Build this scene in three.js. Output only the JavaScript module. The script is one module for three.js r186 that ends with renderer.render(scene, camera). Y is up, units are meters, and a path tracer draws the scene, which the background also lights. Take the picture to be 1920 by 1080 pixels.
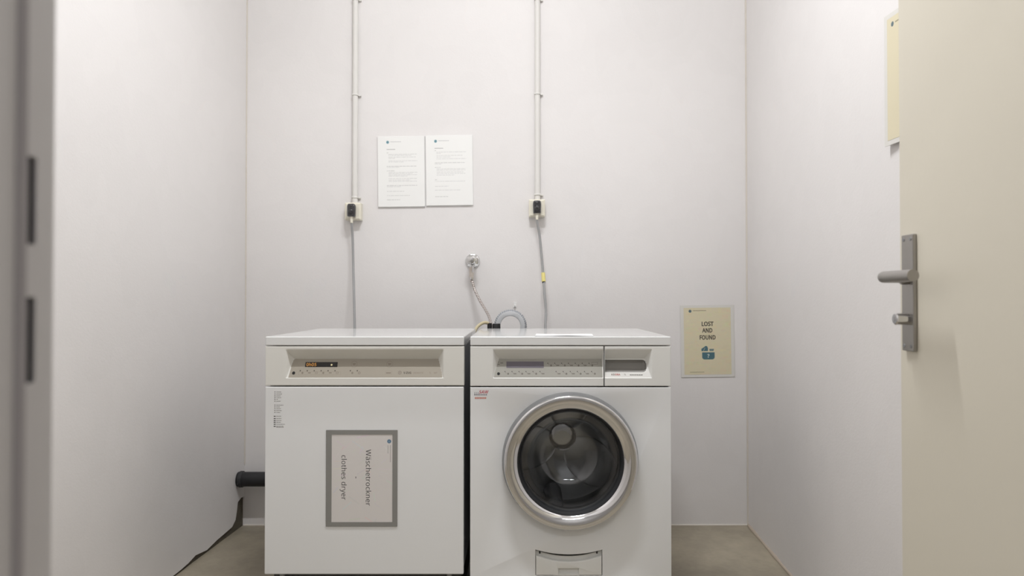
import * as THREE from 'three';
import { mergeGeometries, toCreasedNormals } from 'three/addons/utils/BufferGeometryUtils.js';
import { RoundedBoxGeometry } from 'three/addons/geometries/RoundedBoxGeometry.js';
import { RectAreaLightUniformsLib } from 'three/addons/lights/RectAreaLightUniformsLib.js';

// ---------------------------------------------------------------- camera, light, exposure
RectAreaLightUniformsLib.init();
const scene = new THREE.Scene();
scene.background = new THREE.Color(0x000000);
const F = 1393, CX = 972, EYE = 0.963, PITCH = Math.atan(20 / F);      // focal length in pixels of 1920 x 1080, principal point, eye height
const camera = new THREE.PerspectiveCamera(2 * Math.atan(540 / F) * 180 / Math.PI, 16 / 9, 0.02, 50);
camera.position.set(0, EYE, 0);
camera.rotation.x = PITCH;
camera.setViewOffset(1920, 1080, 960 - CX, 0, 1920, 1080);
camera.focus = 2.35;
camera.userData.fStop = 4.2;
camera.updateProjectionMatrix();
const renderer = new THREE.WebGLRenderer({ antialias: true });
renderer.toneMapping = THREE.LinearToneMapping;
renderer.toneMappingExposure = 0.9;
renderer.shadowMap.enabled = true;

const LAMP = { x: -0.06, z: -1.62, w: 0.62, power: 440 };    // short tube batten across the laundry ceiling, just in front of the machines
const HALL = { x: 0.3, z: 0.95, w: 1.2, power: 115 };          // a longer one in the corridor outside the door
const TUBE_WHITE = '#fbfcff';

// ---------------------------------------------------------------- helpers
let seed = 7;
const rnd = () => { seed = (seed * 1664525 + 1013904223) >>> 0; return seed / 4294967296; };
const V = (x, y, z) => new THREE.Vector3(x, y, z);
// direction of a photo pixel, carried to the plane at distance Z from the camera
function P(px, py, Z) {
  const x = (px - CX) / F, y = (540 - py) / F, c = Math.cos(PITCH), s = Math.sin(PITCH);
  const wy = y * c + s, wz = y * s - c, t = Z / -wz;
  return V(x * t, EYE + wy * t, -Z);
}
const used = new Map();
function numbered(name) { const n = used.get(name) ?? 0; used.set(name, n + 1); return n ? `${name}_${String(n).padStart(3, '0')}` : name; }
function thing(name, label, category, base, group) {
  const o = new THREE.Group(); o.name = numbered(name); o.position.copy(base); scene.add(o);
  o.userData = { label, category }; if (group) o.userData.group = group;
  return o;
}
const rootOf = (o) => { while (o.parent && o.parent !== scene) o = o.parent; return o; };
// geometries are given in world metres and moved to the thing's base
function part(parent, name, geos, mat, label) {
  const list = (Array.isArray(geos) ? geos : [geos]).map((g) => {
    const n = g.index ? g.toNonIndexed() : g.clone();
    for (const k of Object.keys(n.attributes)) if (!['position', 'normal', 'uv'].includes(k)) n.deleteAttribute(k);
    if (!n.attributes.uv) n.setAttribute('uv', new THREE.BufferAttribute(new Float32Array(n.attributes.position.count * 2), 2));
    return n;
  });
  const g = list.length > 1 ? mergeGeometries(list) : list[0];
  if (parent !== scene) { const b = rootOf(parent).position; g.translate(-b.x, -b.y, -b.z); }
  const m = new THREE.Mesh(g, mat); m.name = parent === scene ? numbered(name) : name;
  m.castShadow = m.receiveShadow = true; parent.add(m);
  if (label) m.userData.label = label;
  return m;
}
function struct(name, geos, mat, label, category = 'wall') {
  const m = part(scene, name, geos, mat); m.userData = { kind: 'structure', label, category }; return m;
}
function uvWorld(g) {                                         // uv in metres by the main axis of each face
  const n = g.index ? g.toNonIndexed() : g; n.computeVertexNormals();
  const p = n.attributes.position, q = n.attributes.normal, uv = new Float32Array(p.count * 2);
  for (let i = 0; i < p.count; i++) {
    const ax = Math.abs(q.getX(i)), ay = Math.abs(q.getY(i)), az = Math.abs(q.getZ(i));
    const [u, v] = ay > ax && ay > az ? [p.getX(i), p.getZ(i)] : ax > az ? [p.getZ(i), p.getY(i)] : [p.getX(i), p.getY(i)];
    uv[i * 2] = u; uv[i * 2 + 1] = v;
  }
  n.setAttribute('uv', new THREE.BufferAttribute(uv, 2)); return n;
}
const box = (x0, x1, y0, y1, z0, z1) => uvWorld(new THREE.BoxGeometry(x1 - x0, y1 - y0, z1 - z0).translate((x0 + x1) / 2, (y0 + y1) / 2, (z0 + z1) / 2));
const rbox = (x0, x1, y0, y1, z0, z1, r = 0.003, s = 3) => new RoundedBoxGeometry(x1 - x0, y1 - y0, z1 - z0, s, r).translate((x0 + x1) / 2, (y0 + y1) / 2, (z0 + z1) / 2);
const lathe = (pts, seg = 64) => toCreasedNormals(new THREE.LatheGeometry(pts.map(([r, y]) => new THREE.Vector2(Math.max(r, 1e-5), y)), seg), 0.6);
const ringZ = (pts, c, seg = 160) => new THREE.LatheGeometry(new THREE.SplineCurve(pts.map(([r, y]) => new THREE.Vector2(r, y))).getPoints(60), seg).rotateX(Math.PI / 2).translate(c.x, c.y, c.z);
const latheZ = (pts, c, seg = 64) => lathe(pts, seg).rotateX(Math.PI / 2).translate(c.x, c.y, c.z);   // profile (radius, towards the camera)
const latheX = (pts, c, seg = 40) => lathe(pts, seg).rotateZ(Math.PI / 2).translate(c.x, c.y, c.z);   // profile (radius, towards -x)
const latheY = (pts, c, seg = 40) => lathe(pts, seg).translate(c.x, c.y, c.z);
function extrude(shape, depth, bevel, z, curve = 24) {        // extruded in z, its front face at z
  const g = new THREE.ExtrudeGeometry(shape, { depth: depth - 2 * bevel, bevelEnabled: bevel > 0, bevelThickness: bevel, bevelSize: bevel, bevelOffset: -bevel, bevelSegments: 3, curveSegments: curve });
  return g.translate(0, 0, z - depth + bevel);
}
function rrShape(x0, x1, y0, y1, r) {                         // r: one radius or [bottom left, bottom right, top right, top left]
  const [a, b, c, d] = Array.isArray(r) ? r : [r, r, r, r], s = new THREE.Shape();
  s.moveTo(x0 + a, y0); s.lineTo(x1 - b, y0); s.quadraticCurveTo(x1, y0, x1, y0 + b); s.lineTo(x1, y1 - c); s.quadraticCurveTo(x1, y1, x1 - c, y1);
  s.lineTo(x0 + d, y1); s.quadraticCurveTo(x0, y1, x0, y1 - d); s.lineTo(x0, y0 + a); s.quadraticCurveTo(x0, y0, x0 + a, y0);
  return s;
}
function sweep(points, radius, n = 120, m = 20, caps = true, repeatU = 1) {
  const curve = new THREE.CatmullRomCurve3(points, false, 'centripetal'), fr = curve.computeFrenetFrames(n, false);
  const pos = [], nor = [], uv = [], idx = [];
  for (let i = 0; i <= n; i++) {
    const t = i / n, c = curve.getPointAt(t), r = typeof radius === 'function' ? radius(t) : radius;
    for (let j = 0; j <= m; j++) {
      const a = j / m * Math.PI * 2, d = fr.normals[i].clone().multiplyScalar(Math.cos(a)).addScaledVector(fr.binormals[i], Math.sin(a));
      pos.push(c.x + d.x * r, c.y + d.y * r, c.z + d.z * r); nor.push(d.x, d.y, d.z); uv.push(t * repeatU, j / m);
    }
  }
  for (let i = 0; i < n; i++) for (let j = 0; j < m; j++) { const a = i * (m + 1) + j, b = a + m + 1; idx.push(a, a + 1, b, b, a + 1, b + 1); }
  if (caps) for (const i of [0, n]) {
    const c = curve.getPointAt(i / n), k = pos.length / 3, t = curve.getTangentAt(i / n).multiplyScalar(i ? 1 : -1);
    pos.push(c.x, c.y, c.z); nor.push(t.x, t.y, t.z); uv.push(0, 0);
    for (let j = 0; j <= m; j++) { const o = (i * (m + 1) + j) * 3; pos.push(pos[o], pos[o + 1], pos[o + 2]); nor.push(t.x, t.y, t.z); uv.push(0, 0); }
    for (let j = 0; j < m; j++) i ? idx.push(k, k + 1 + j, k + 2 + j) : idx.push(k, k + 2 + j, k + 1 + j);
  }
  const g = new THREE.BufferGeometry();
  g.setAttribute('position', new THREE.Float32BufferAttribute(pos, 3)); g.setAttribute('normal', new THREE.Float32BufferAttribute(nor, 3)); g.setAttribute('uv', new THREE.Float32BufferAttribute(uv, 2));
  g.setIndex(idx); g.computeVertexNormals(); return g;
}

// ---------------------------------------------------------------- textures
function noiseGrid(n, cells, rand) {                          // tiling value noise, n x n
  const g = Float32Array.from({ length: cells * cells }, rand), out = new Float32Array(n * n), f = (t) => t * t * (3 - 2 * t);
  for (let y = 0; y < n; y++) for (let x = 0; x < n; x++) {
    const u = x / n * cells, v = y / n * cells, i = Math.floor(u), j = Math.floor(v), a = f(u - i), b = f(v - j);
    const q = (p, r) => g[(r % cells) * cells + (p % cells)];
    out[y * n + x] = (q(i, j) * (1 - a) + q(i + 1, j) * a) * (1 - b) + (q(i, j + 1) * (1 - a) + q(i + 1, j + 1) * a) * b;
  }
  return out;
}
function fbm(n, list) {
  const o = new Float32Array(n * n); let w = 0;
  for (const [c, k] of list) { const g = noiseGrid(n, c, rnd); for (let i = 0; i < o.length; i++) o[i] += g[i] * k; w += k; }
  for (let i = 0; i < o.length; i++) o[i] /= w;
  return o;
}
function dataTex(n, fn, srgb) {
  const d = new Uint8Array(n * n * 4);
  for (let i = 0; i < n * n; i++) { const c = fn(i); d[i * 4] = c[0]; d[i * 4 + 1] = c[1]; d[i * 4 + 2] = c[2]; d[i * 4 + 3] = 255; }
  const t = new THREE.DataTexture(d, n, n); t.wrapS = t.wrapT = THREE.RepeatWrapping; t.magFilter = THREE.LinearFilter; t.minFilter = THREE.LinearMipmapLinearFilter;
  if (srgb) t.colorSpace = THREE.SRGBColorSpace; t.needsUpdate = true; return t;
}
function canvasTex(w, h, draw, srgb = true) {
  const c = document.createElement('canvas'); c.width = w; c.height = h; const x = c.getContext('2d'); draw(x, w, h);
  const t = new THREE.CanvasTexture(c); if (srgb) t.colorSpace = THREE.SRGBColorSpace; return t;
}
const clamp8 = (v) => Math.max(0, Math.min(255, Math.round(v)));
const paintN = fbm(512, [[3, 3], [7, 2], [24, 1]]), rollerN = fbm(512, [[60, 1], [128, 1.4], [256, 0.8]]);
const tint = (rgb, n, amp) => dataTex(512, (i) => rgb.map((c) => clamp8(c * (1 + (n[i] - 0.5) * amp))), true);
const rollerTex = dataTex(512, (i) => { const v = clamp8(rollerN[i] * 255); return [v, v, v]; });
rollerTex.repeat.set(2, 2);
const wallTex = tint([232, 229, 227], paintN, 0.035); wallTex.repeat.set(0.6, 0.6);
const floorA = fbm(512, [[4, 3], [9, 2], [30, 1.5], [110, 1]]), floorB = fbm(512, [[5, 1], [14, 1]]);
const floorTex = dataTex(512, (i) => {
  const y = Math.floor(i / 512), k = 1 + (floorA[i] - 0.5) * 0.34 + (floorB[(y * 512 + (i * 3) % 512)] - 0.5) * 0.06;
  return [clamp8(157 * k), clamp8(148 * k), clamp8(130 * k)];
}, true);
floorTex.repeat.set(0.8, 0.8);
const cementN = fbm(256, [[6, 2], [20, 2], [90, 1.5]]);
const cementTex = dataTex(256, (i) => { const k = 0.75 + cementN[i] * 0.5; return [clamp8(88 * k), clamp8(82 * k), clamp8(70 * k)]; }, true);
cementTex.repeat.set(3, 3);
const brushN = dataTex(256, (i) => { const v = clamp8(110 + ((i % 256) * 7919 % 97) * 0.9); return [v, v, v]; });

const std = (o) => new THREE.MeshStandardMaterial(o), phys = (o) => new THREE.MeshPhysicalMaterial(o);
const M = {
  wall: std({ map: wallTex, roughness: 0.62, bumpMap: rollerTex, bumpScale: 0.00022 }),
  ceiling: std({ color: '#eeedeb', roughness: 0.9 }),
  floor: std({ map: floorTex, roughness: 0.5, bumpMap: rollerTex, bumpScale: 0.0003 }),
  cement: std({ map: cementTex, roughness: 0.95, bumpMap: cementTex, bumpScale: 0.002 }),
  caulk: std({ color: '#d9d2c8', roughness: 0.7 }),
  caulkTan: std({ color: '#b9ac9c', roughness: 0.75 }),
  hall: std({ color: '#e0ddda', roughness: 0.8 }),
  door: std({ color: '#dcd6c6', roughness: 0.42, bumpMap: rollerTex, bumpScale: 0.00012 }),
  frame: std({ color: '#c9c6c6', roughness: 0.5 }),
  seal: std({ color: '#a29d9e', roughness: 0.8 }),
  black: std({ color: '#0c0c0e', roughness: 0.6 }),
  enamel: phys({ color: '#ebecec', roughness: 0.3, clearcoat: 0.4, clearcoatRoughness: 0.12 }),
  top: phys({ color: '#e8e9e8', roughness: 0.2, clearcoat: 0.6, clearcoatRoughness: 0.08 }),
  plastic: phys({ color: '#e9e9e5', roughness: 0.34 }),
  dryerPlastic: phys({ color: '#e7e6e0', roughness: 0.36 }),
  side: std({ color: '#b4b5b6', roughness: 0.5 }),
  plinth: std({ color: '#4a4a4a', roughness: 0.7 }),
  chrome: std({ color: '#d8d8d8', roughness: 0.07, metalness: 1 }),
  ring: std({ color: '#e0e0e2', roughness: 0.1, metalness: 1 }),
  bezel: std({ color: '#8f9091', roughness: 0.35, metalness: 0.5 }),
  steel: std({ color: '#a9a6a2', roughness: 0.36, metalness: 1, bumpMap: brushN, bumpScale: 0.00005 }),
  drum: std({ color: '#d2d0ce', roughness: 0.3, metalness: 1 }),
  paddle: std({ color: '#8e8c8c', roughness: 0.4 }),
  hub: std({ color: '#ebe7e4', roughness: 0.14, metalness: 1 }),
  rubber: std({ color: '#2b2c2e', roughness: 0.55 }),
  gasket: std({ color: '#55575b', roughness: 0.5 }),
  glass: phys({ color: '#e6e8ea', roughness: 0.02, transmission: 1, thickness: 0, ior: 1.5 }),
  pocket: std({ color: '#8a8884', roughness: 0.45 }),
  cream: std({ color: '#ece7d6', roughness: 0.38 }),
  conduit: std({ color: '#e4e2dd', roughness: 0.5 }),
  cable: std({ color: '#a0a0a0', roughness: 0.55 }),
  plug: phys({ color: '#161618', roughness: 0.25, clearcoat: 1, clearcoatRoughness: 0.04 }),
  yellow: std({ color: '#ecdf8e', roughness: 0.6 }),
  hoseGrey: std({ color: '#c2c4c6', roughness: 0.5 }),
  hoseDark: std({ color: '#9c9fa3', roughness: 0.5 }),
  beige: std({ color: '#c9bd9b', roughness: 0.5 }),
  nipple: std({ color: '#cec6bd', roughness: 0.35, metalness: 0.6 }),
  pipe: std({ color: '#1d1e21', roughness: 0.38 }),
  paper: std({ color: '#f0f0ee', roughness: 0.7 }),
  greyFrame: std({ color: '#8b8a86', roughness: 0.5 }),
  lampHousing: std({ color: '#e8e8e6', roughness: 0.5 }),
  tube: std({ color: '#ffffff', emissive: TUBE_WHITE, emissiveIntensity: 6 }),
};
const print = (tex, roughness = 0.5) => std({ map: tex, roughness });
const decal = (tex, roughness = 0.35) => std({ map: tex, transparent: true, roughness });
// a flat print whose picture fills the rectangle
const sheet = (x0, x1, y0, y1, z) => new THREE.PlaneGeometry(x1 - x0, y1 - y0).translate((x0 + x1) / 2, (y0 + y1) / 2, z);

// ---------------------------------------------------------------- the room
const ZF = 2.21, ZB = 2.81, ZW = 3.17, H = 2.98;               // distance of machine fronts, machine backs, back wall; ceiling height
const XL = -1.165, XR = 0.977, SL = 0.0407, SR = 0.05, ZD = 0.455;
const leftX = (Z) => XL - SL * (ZW - Z), rightX = (Z) => XR - SR * (ZW - Z);
function prism(poly, y0, y1) {                                // polygon of [x, Z] pairs standing from y0 to y1
  const s = new THREE.Shape(poly.map(([x, z]) => new THREE.Vector2(x, z)));
  return uvWorld(new THREE.ExtrudeGeometry(s, { depth: y1 - y0, bevelEnabled: false }).rotateX(-Math.PI / 2).translate(0, y0, 0));
}
struct('floor', box(-2.4, 2.4, -0.12, 0, -3.4, 2.0), M.floor, 'beige grey coated concrete floor', 'floor');
struct('ceiling', box(-2.4, 2.4, H, H + 0.12, -3.4, 2.0), M.ceiling, 'plain white ceiling of the laundry room', 'ceiling');
struct('wall_back', box(-1.5, 1.3, 0, H, -ZW - 0.15, -ZW), M.wall, 'white painted back wall behind the two machines');
struct('wall_right', prism([[XR, ZW], [rightX(ZD), ZD], [rightX(ZD) + 0.2, ZD], [XR + 0.2, ZW]], 0, H), M.wall, 'white painted wall behind the open door');
// the left wall: rough cement behind, a coat of painted plaster in front that breaks off above the floor
{
  const t = 0.006;
  struct('wall_left', prism([[XL - t, ZW], [XL - 0.2, ZW], [leftX(ZD) - 0.2, ZD], [leftX(ZD) - t, ZD]], 0, H), M.cement, 'bare grey brown cement strip showing under the broken plaster edge');
  const len = Math.hypot(ZW - ZD, SL * (ZW - ZD)), s = new THREE.Shape();
  const edge = [[0, 0.122], [0.03, 0.124], [0.065, 0.116], [0.074, 0.08], [0.087, 0.047], [0.119, 0.03], [0.2, 0.024], [0.254, 0.02], [0.344, 0.0115], [0.4, 0.018], [0.434, 0.024], [0.487, 0.0153], [0.54, 0.011]];
  for (let u = 0.59; u < len; u += 0.06) edge.push([u, 0.004 + rnd() * 0.007]);
  edge.push([len, 0.006]);
  s.moveTo(0, H); for (const [u, y] of edge) s.lineTo(u, y + (u > 0.02 ? (rnd() - 0.5) * 0.004 : 0)); s.lineTo(len, H);
  const g = new THREE.ExtrudeGeometry(s, { depth: t, bevelEnabled: false });
  g.rotateY(-Math.PI / 2).translate(t, 0, 0).rotateY(-Math.atan(SL)).translate(XL - t, 0, -ZW);   // u runs from the back wall to the door
  struct('wall_left_plaster', uvWorld(g), M.wall, 'white painted left wall with ragged lower plaster edge');
}
// beads of filler in the corners
const bead = (a, b, r) => sweep([a, a.clone().lerp(b, 0.5), b], r, 24, 8);
struct('trim_1', bead(V(XL + 0.001, 0.26, -ZW + 0.001), V(XL + 0.001, H, -ZW + 0.001), 0.0035), M.caulk, 'thin pale filler bead in the left back corner', 'trim');
struct('trim_2', bead(V(XR - 0.001, 0, -ZW + 0.001), V(XR - 0.001, H, -ZW + 0.001), 0.005), M.caulk, 'thin pale filler bead in the right back corner', 'trim');
struct('baseboard_back', bead(V(XL, 0.001, -ZW + 0.001), V(XR, 0.001, -ZW + 0.001), 0.0045), M.caulk, 'thin pale filler bead along the back wall foot', 'trim');
{
  const pts = []; for (let i = 0; i <= 30; i++) { const Z = ZW - i / 30 * (ZW - 1.2); pts.push(V(rightX(Z) - 0.002 + (rnd() - 0.5) * 0.003, 0.002 + (rnd() - 0.5) * 0.002, -Z)); }
  struct('baseboard_right', sweep(pts, (t) => 0.0065 + 0.0015 * Math.sin(t * 40), 160, 8), M.caulkTan, 'uneven tan filler bead along the right wall foot', 'trim');
}
// front wall with the door opening, and the corridor the camera stands in
const OPEN = { x0: -0.31, x1: 0.80, y: 2.08 }, Z0 = 0.25;
struct('wall_front', [box(-2.4, OPEN.x0, 0, H, -ZD + 0.004, -Z0 - 0.004), box(OPEN.x1, 2.4, 0, H, -ZD + 0.004, -Z0 - 0.004), box(OPEN.x0, OPEN.x1, OPEN.y, H, -ZD + 0.004, -Z0 - 0.004)], M.hall, 'wall around the doorway');
struct('wall_hall_back', box(-2.4, 2.4, 0, H, 1.9, 2.0), M.hall, 'corridor wall opposite the doorway');
struct('wall_hall_left', box(-2.4, -2.3, 0, H, -Z0, 1.9), M.hall, 'corridor end wall at the latch side');
struct('wall_hall_right', box(2.3, 2.4, 0, H, -Z0, 1.9), M.hall, 'corridor end wall at the hinge side');
// steel door frame with strike holes
{
  const xs = -0.27, xr = -0.285, zs = 0.399;
  const h1a = P(52, 292, 0.432).y, h1b = P(52, 458, 0.432).y, h2a = P(52, 557, 0.432).y, h2b = P(52, 720, 0.432).y;
  const f = struct('trim_3', [
    box(OPEN.x0, xs, 0, OPEN.y, -zs, -Z0), box(OPEN.x1 - 0.04, OPEN.x1, 0, OPEN.y, -zs, -Z0), box(xs, OPEN.x1 - 0.04, OPEN.y - 0.04, OPEN.y, -zs, -Z0),
    box(OPEN.x1 - 0.025, OPEN.x1, 0, OPEN.y, -ZD, -zs), box(xr, OPEN.x1 - 0.025, OPEN.y - 0.025, OPEN.y, -ZD, -zs),
    box(OPEN.x0 - 0.04, OPEN.x0, 0, OPEN.y + 0.04, -ZD - 0.002, -ZD + 0.004), box(OPEN.x0, OPEN.x1 + 0.04, OPEN.y, OPEN.y + 0.04, -ZD - 0.002, -ZD + 0.004), box(OPEN.x1, OPEN.x1 + 0.04, 0, OPEN.y, -ZD - 0.002, -ZD + 0.004),
  ], M.frame, 'grey steel door frame with two latch holes', 'door frame');
  const s = new THREE.Shape(); s.moveTo(-ZD, 0); s.lineTo(-zs, 0); s.lineTo(-zs, OPEN.y); s.lineTo(-ZD, OPEN.y); s.lineTo(-ZD, 0);
  for (const [a, b] of [[h1b, h1a], [h2b, h2a]]) { const q = rrShape(-0.4385, -0.416, a, b, 0.002); s.holes.push(new THREE.Path(q.getPoints())); }
  part(f, 'strike_jamb', new THREE.ExtrudeGeometry(s, { depth: 0.002, bevelEnabled: false }).rotateY(-Math.PI / 2).scale(1, 1, -1).scale(1, 1, -1).translate(xr, 0, 0), M.frame, 'strike side of the frame');
  for (const [a, b] of [[h1b, h1a], [h2b, h2a]]) part(f, 'latch_box', box(OPEN.x0 + 0.001, xr - 0.0023, a - 0.004, b + 0.004, -0.446, -0.413), M.black, 'black latch box behind the strike hole');
  part(f, 'seal', [sweep([V(xs - 0.002, 0, -zs - 0.003), V(xs - 0.002, 1, -zs - 0.003), V(xs - 0.002, OPEN.y - 0.03, -zs - 0.003)], 0.005, 8, 12)], M.seal, 'dull grey rubber door seal');
}
// the door leaf, open at a right angle
{
  const X = 0.73, T = 0.04, Ze = 1.4203;
  const d = struct('door_1', rbox(X, X + T, 0.008, 2.04, -Ze, -ZD - 0.005, 0.0015, 2), M.door, 'cream painted door leaf standing open', 'door');
  const zc = -1.3795, pt = P(1709, 440, 1.38).y, pb = P(1709, 658, 1.38).y, ys = P(1709, 520, 1.38).y, yc = P(1709, 598, 1.38).y;
  const pl = part(d, 'handle_plate', rbox(X - 0.008, X - 0.0002, pb, pt, zc - 0.02, zc + 0.02, 0.0015, 2), M.steel, 'brushed steel long plate');
  const screw = (y, z) => part(pl, 'screw', latheX([[0, 0.0012], [0.0032, 0.001], [0.0036, 0]], V(X - 0.008, y, z), 16), M.bezel);
  screw(pt - 0.009, zc - 0.012); screw(pt - 0.009, zc + 0.012); screw(pb + 0.009, zc - 0.012); screw(pb + 0.009, zc + 0.012);
  const hx = X - 0.058;
  part(d, 'lever', [
    latheX([[0.0135, -0.004], [0.0135, 0.006], [0.012, 0.008], [0.0105, 0.008]], V(X - 0.012, ys, zc), 32),
    sweep([V(X - 0.012, ys, zc), V(X - 0.035, ys, zc), V(X - 0.048, ys, zc + 0.0015), V(hx + 0.001, ys, zc + 0.011), V(hx, ys, zc + 0.03), V(hx, ys, zc + 0.115)], 0.0105, 60, 24),
  ], M.steel, 'brushed steel lever bent towards the hinges');
  part(d, 'lock_cylinder', [latheX([[0, 0.024], [0.009, 0.024], [0.011, 0.022], [0.011, 0]], V(X - 0.008, yc, zc), 32), box(X - 0.0325, X - 0.0318, yc - 0.004, yc + 0.004, zc - 0.001, zc + 0.001)], M.chrome, 'nickel lock cylinder');
}
// ceiling luminaires: housing, two tubes and the light they give
function luminaire(L, label) {
  const t = thing('ceiling_luminaire', label, 'lamp', V(L.x, H, L.z)), s = L.w / 2, y = H, z = L.z;
  part(t, 'housing', [rbox(L.x - s - 0.02, L.x + s + 0.02, y - 0.035, y - 0.0005, z - 0.03, z + 0.03, 0.006, 2)], M.lampHousing, 'white sheet metal housing');
  part(t, 'tube', sweep([V(L.x - s + 0.012, y - 0.062, z), V(L.x, y - 0.062, z), V(L.x + s - 0.012, y - 0.062, z)], 0.013, 8, 16), M.tube, 'glowing white fluorescent tube');
  for (const e of [-1, 1]) {
    part(t, 'tube_holder', rbox(L.x + e * (s - 0.004) - 0.008, L.x + e * (s - 0.004) + 0.008, y - 0.08, y - 0.034, z - 0.014, z + 0.014, 0.003, 2), M.lampHousing, 'white end holder');
    const a = new THREE.RectAreaLight(TUBE_WHITE, L.power, L.w - 0.03, 0.026);   // the tube shines to both sides
    a.position.set(0, -0.062 - 0.0095, e * 0.0125); a.rotation.order = 'YXZ'; a.rotation.y = e > 0 ? Math.PI : 0; a.rotation.x = -62 * Math.PI / 180; a.castShadow = true; a.name = 'tube_light'; t.add(a);
  }
}
luminaire(LAMP, 'short white tube luminaire on the laundry ceiling');
luminaire(HALL, 'long white tube luminaire on the corridor ceiling');

// ---------------------------------------------------------------- machines
const mx = (px) => P(px, 860, ZF).x, my = (py) => P(960, py, ZF).y;
const FZ = -ZF;
// a front with a moulded recess: depth(x, y) in metres, cut into a dense grid, with sides running back
function moulded(x0, x1, y0, y1, depth, zf = FZ, nx = 260, ny = 150, skirt = 0.03) {
  const r = 0.0022, pos = [], uv = [], idx = [];
  const lin = (a, b, n) => { const o = [a, a + 0.0007, a + 0.0014, a + 0.0022]; for (let i = 1; i < n; i++) o.push(a + 0.0022 + (b - a - 0.0044) * i / n); o.push(b - 0.0022, b - 0.0014, b - 0.0007, b); return o; };
  const xs = lin(x0, x1, nx), ys = lin(y0, y1, ny);
  const rim = (d) => d >= r ? 0 : r - Math.sqrt(Math.max(0, r * r - (r - d) * (r - d)));
  const put = (x, y, z) => { pos.push(x, y, z); uv.push((x - x0) / (x1 - x0), (y - y0) / (y1 - y0)); };
  for (const y of ys) for (const x of xs) put(x, y, zf - Math.max(depth(x, y), rim(Math.min(x - x0, x1 - x, y - y0, y1 - y))));
  const w = xs.length, h = ys.length;
  for (let j = 0; j < h - 1; j++) for (let i = 0; i < w - 1; i++) { const a = j * w + i; idx.push(a, a + 1, a + w, a + w, a + 1, a + w + 1); }
  const g = new THREE.BufferGeometry();
  g.setAttribute('position', new THREE.Float32BufferAttribute(pos, 3)); g.setAttribute('uv', new THREE.Float32BufferAttribute(uv, 2)); g.setIndex(idx); g.computeVertexNormals();
  const z = zf - r, b = zf - skirt;
  return [g, box(x0, x1, y0, y0 + 0.001, b, z), box(x0, x1, y1 - 0.001, y1, b, z), box(x0, x0 + 0.001, y0, y1, b, z), box(x1 - 0.001, x1, y0, y1, b, z)];
}
// the recess: an upper scoop leaning back, below it a panel leaning the other way, slanted ends
const D = 0.026, yT = my(653.5), yK = my(674), yB = my(708.5), LIP = 0.0016;
const panelDepth = (y) => LIP + (y - yB) / (yK - yB) * (D - LIP);
function recess(xl, xr) {
  return (x, y) => {
    const soft = (v, k) => v > k ? v - k / 2 : v > -0 ? v * v / (2 * k) : 0;
    const a = soft(yT - y, 0.006) * D / (yT - yK) * 1.13, b = y < yB - 0.0008 ? 0 : y < yB ? (y - yB + 0.0008) / 0.0008 * LIP : panelDepth(y);
    const c = Math.max(0, x - xl) * 1.5, d = Math.max(0, xr - x) * 1.5;
    return Math.max(0, Math.min(a, b, c, d));
  };
}
// a thin plate lying on the leaning panel plane
function onPanel(shape, lift, curve = 10) {
  const g = new THREE.ShapeGeometry(shape, curve), p = g.attributes.position, uv = g.attributes.uv; g.computeBoundingBox(); const b = g.boundingBox;
  for (let i = 0; i < p.count; i++) { uv.setXY(i, (p.getX(i) - b.min.x) / (b.max.x - b.min.x), (p.getY(i) - b.min.y) / (b.max.y - b.min.y)); p.setZ(i, FZ - panelDepth(p.getY(i)) + lift); }
  g.computeVertexNormals(); return g;
}
const DOT = (c, x, y, r, col) => { c.fillStyle = col; c.beginPath(); c.arc(x, y, r, 0, 7); c.fill(); };
function shell(t, x0, x1, bottom) {                           // cabinet, worktop, plinth, feet
  part(t, 'cabinet', rbox(x0 + 0.003, x1 - 0.003, bottom + 0.004, my(650), -ZB, FZ - 0.034, 0.003, 2), M.side, 'light grey sheet metal sides');
  part(t, 'worktop', rbox(x0, x1, my(648), my(631), -ZB, FZ + 0.001, 0.0035, 4), M.top, 'glossy white top plate');
  part(t, 'plinth', rbox(x0 + 0.012, x1 - 0.012, 0.03, bottom + 0.006, -ZB + 0.03, FZ - 0.05, 0.003, 2), M.plinth, 'dark recessed plinth');
  for (const [x, z] of [[x0 + 0.045, FZ - 0.028], [x1 - 0.045, FZ - 0.028], [x0 + 0.045, -ZB + 0.06], [x1 - 0.045, -ZB + 0.06]])
    part(t, 'foot', latheY([[0, 0], [0.02, 0], [0.02, 0.012], [0.008, 0.018], [0.008, bottom + 0.01], [0, bottom + 0.01]], V(x, 0, z), 20), M.bezel, 'grey screw foot');
}
const disp = (x0, x1, y0, y1) => rrShape(mx(x0), mx(x1), my(y1), my(y0), 0.0006);

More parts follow.
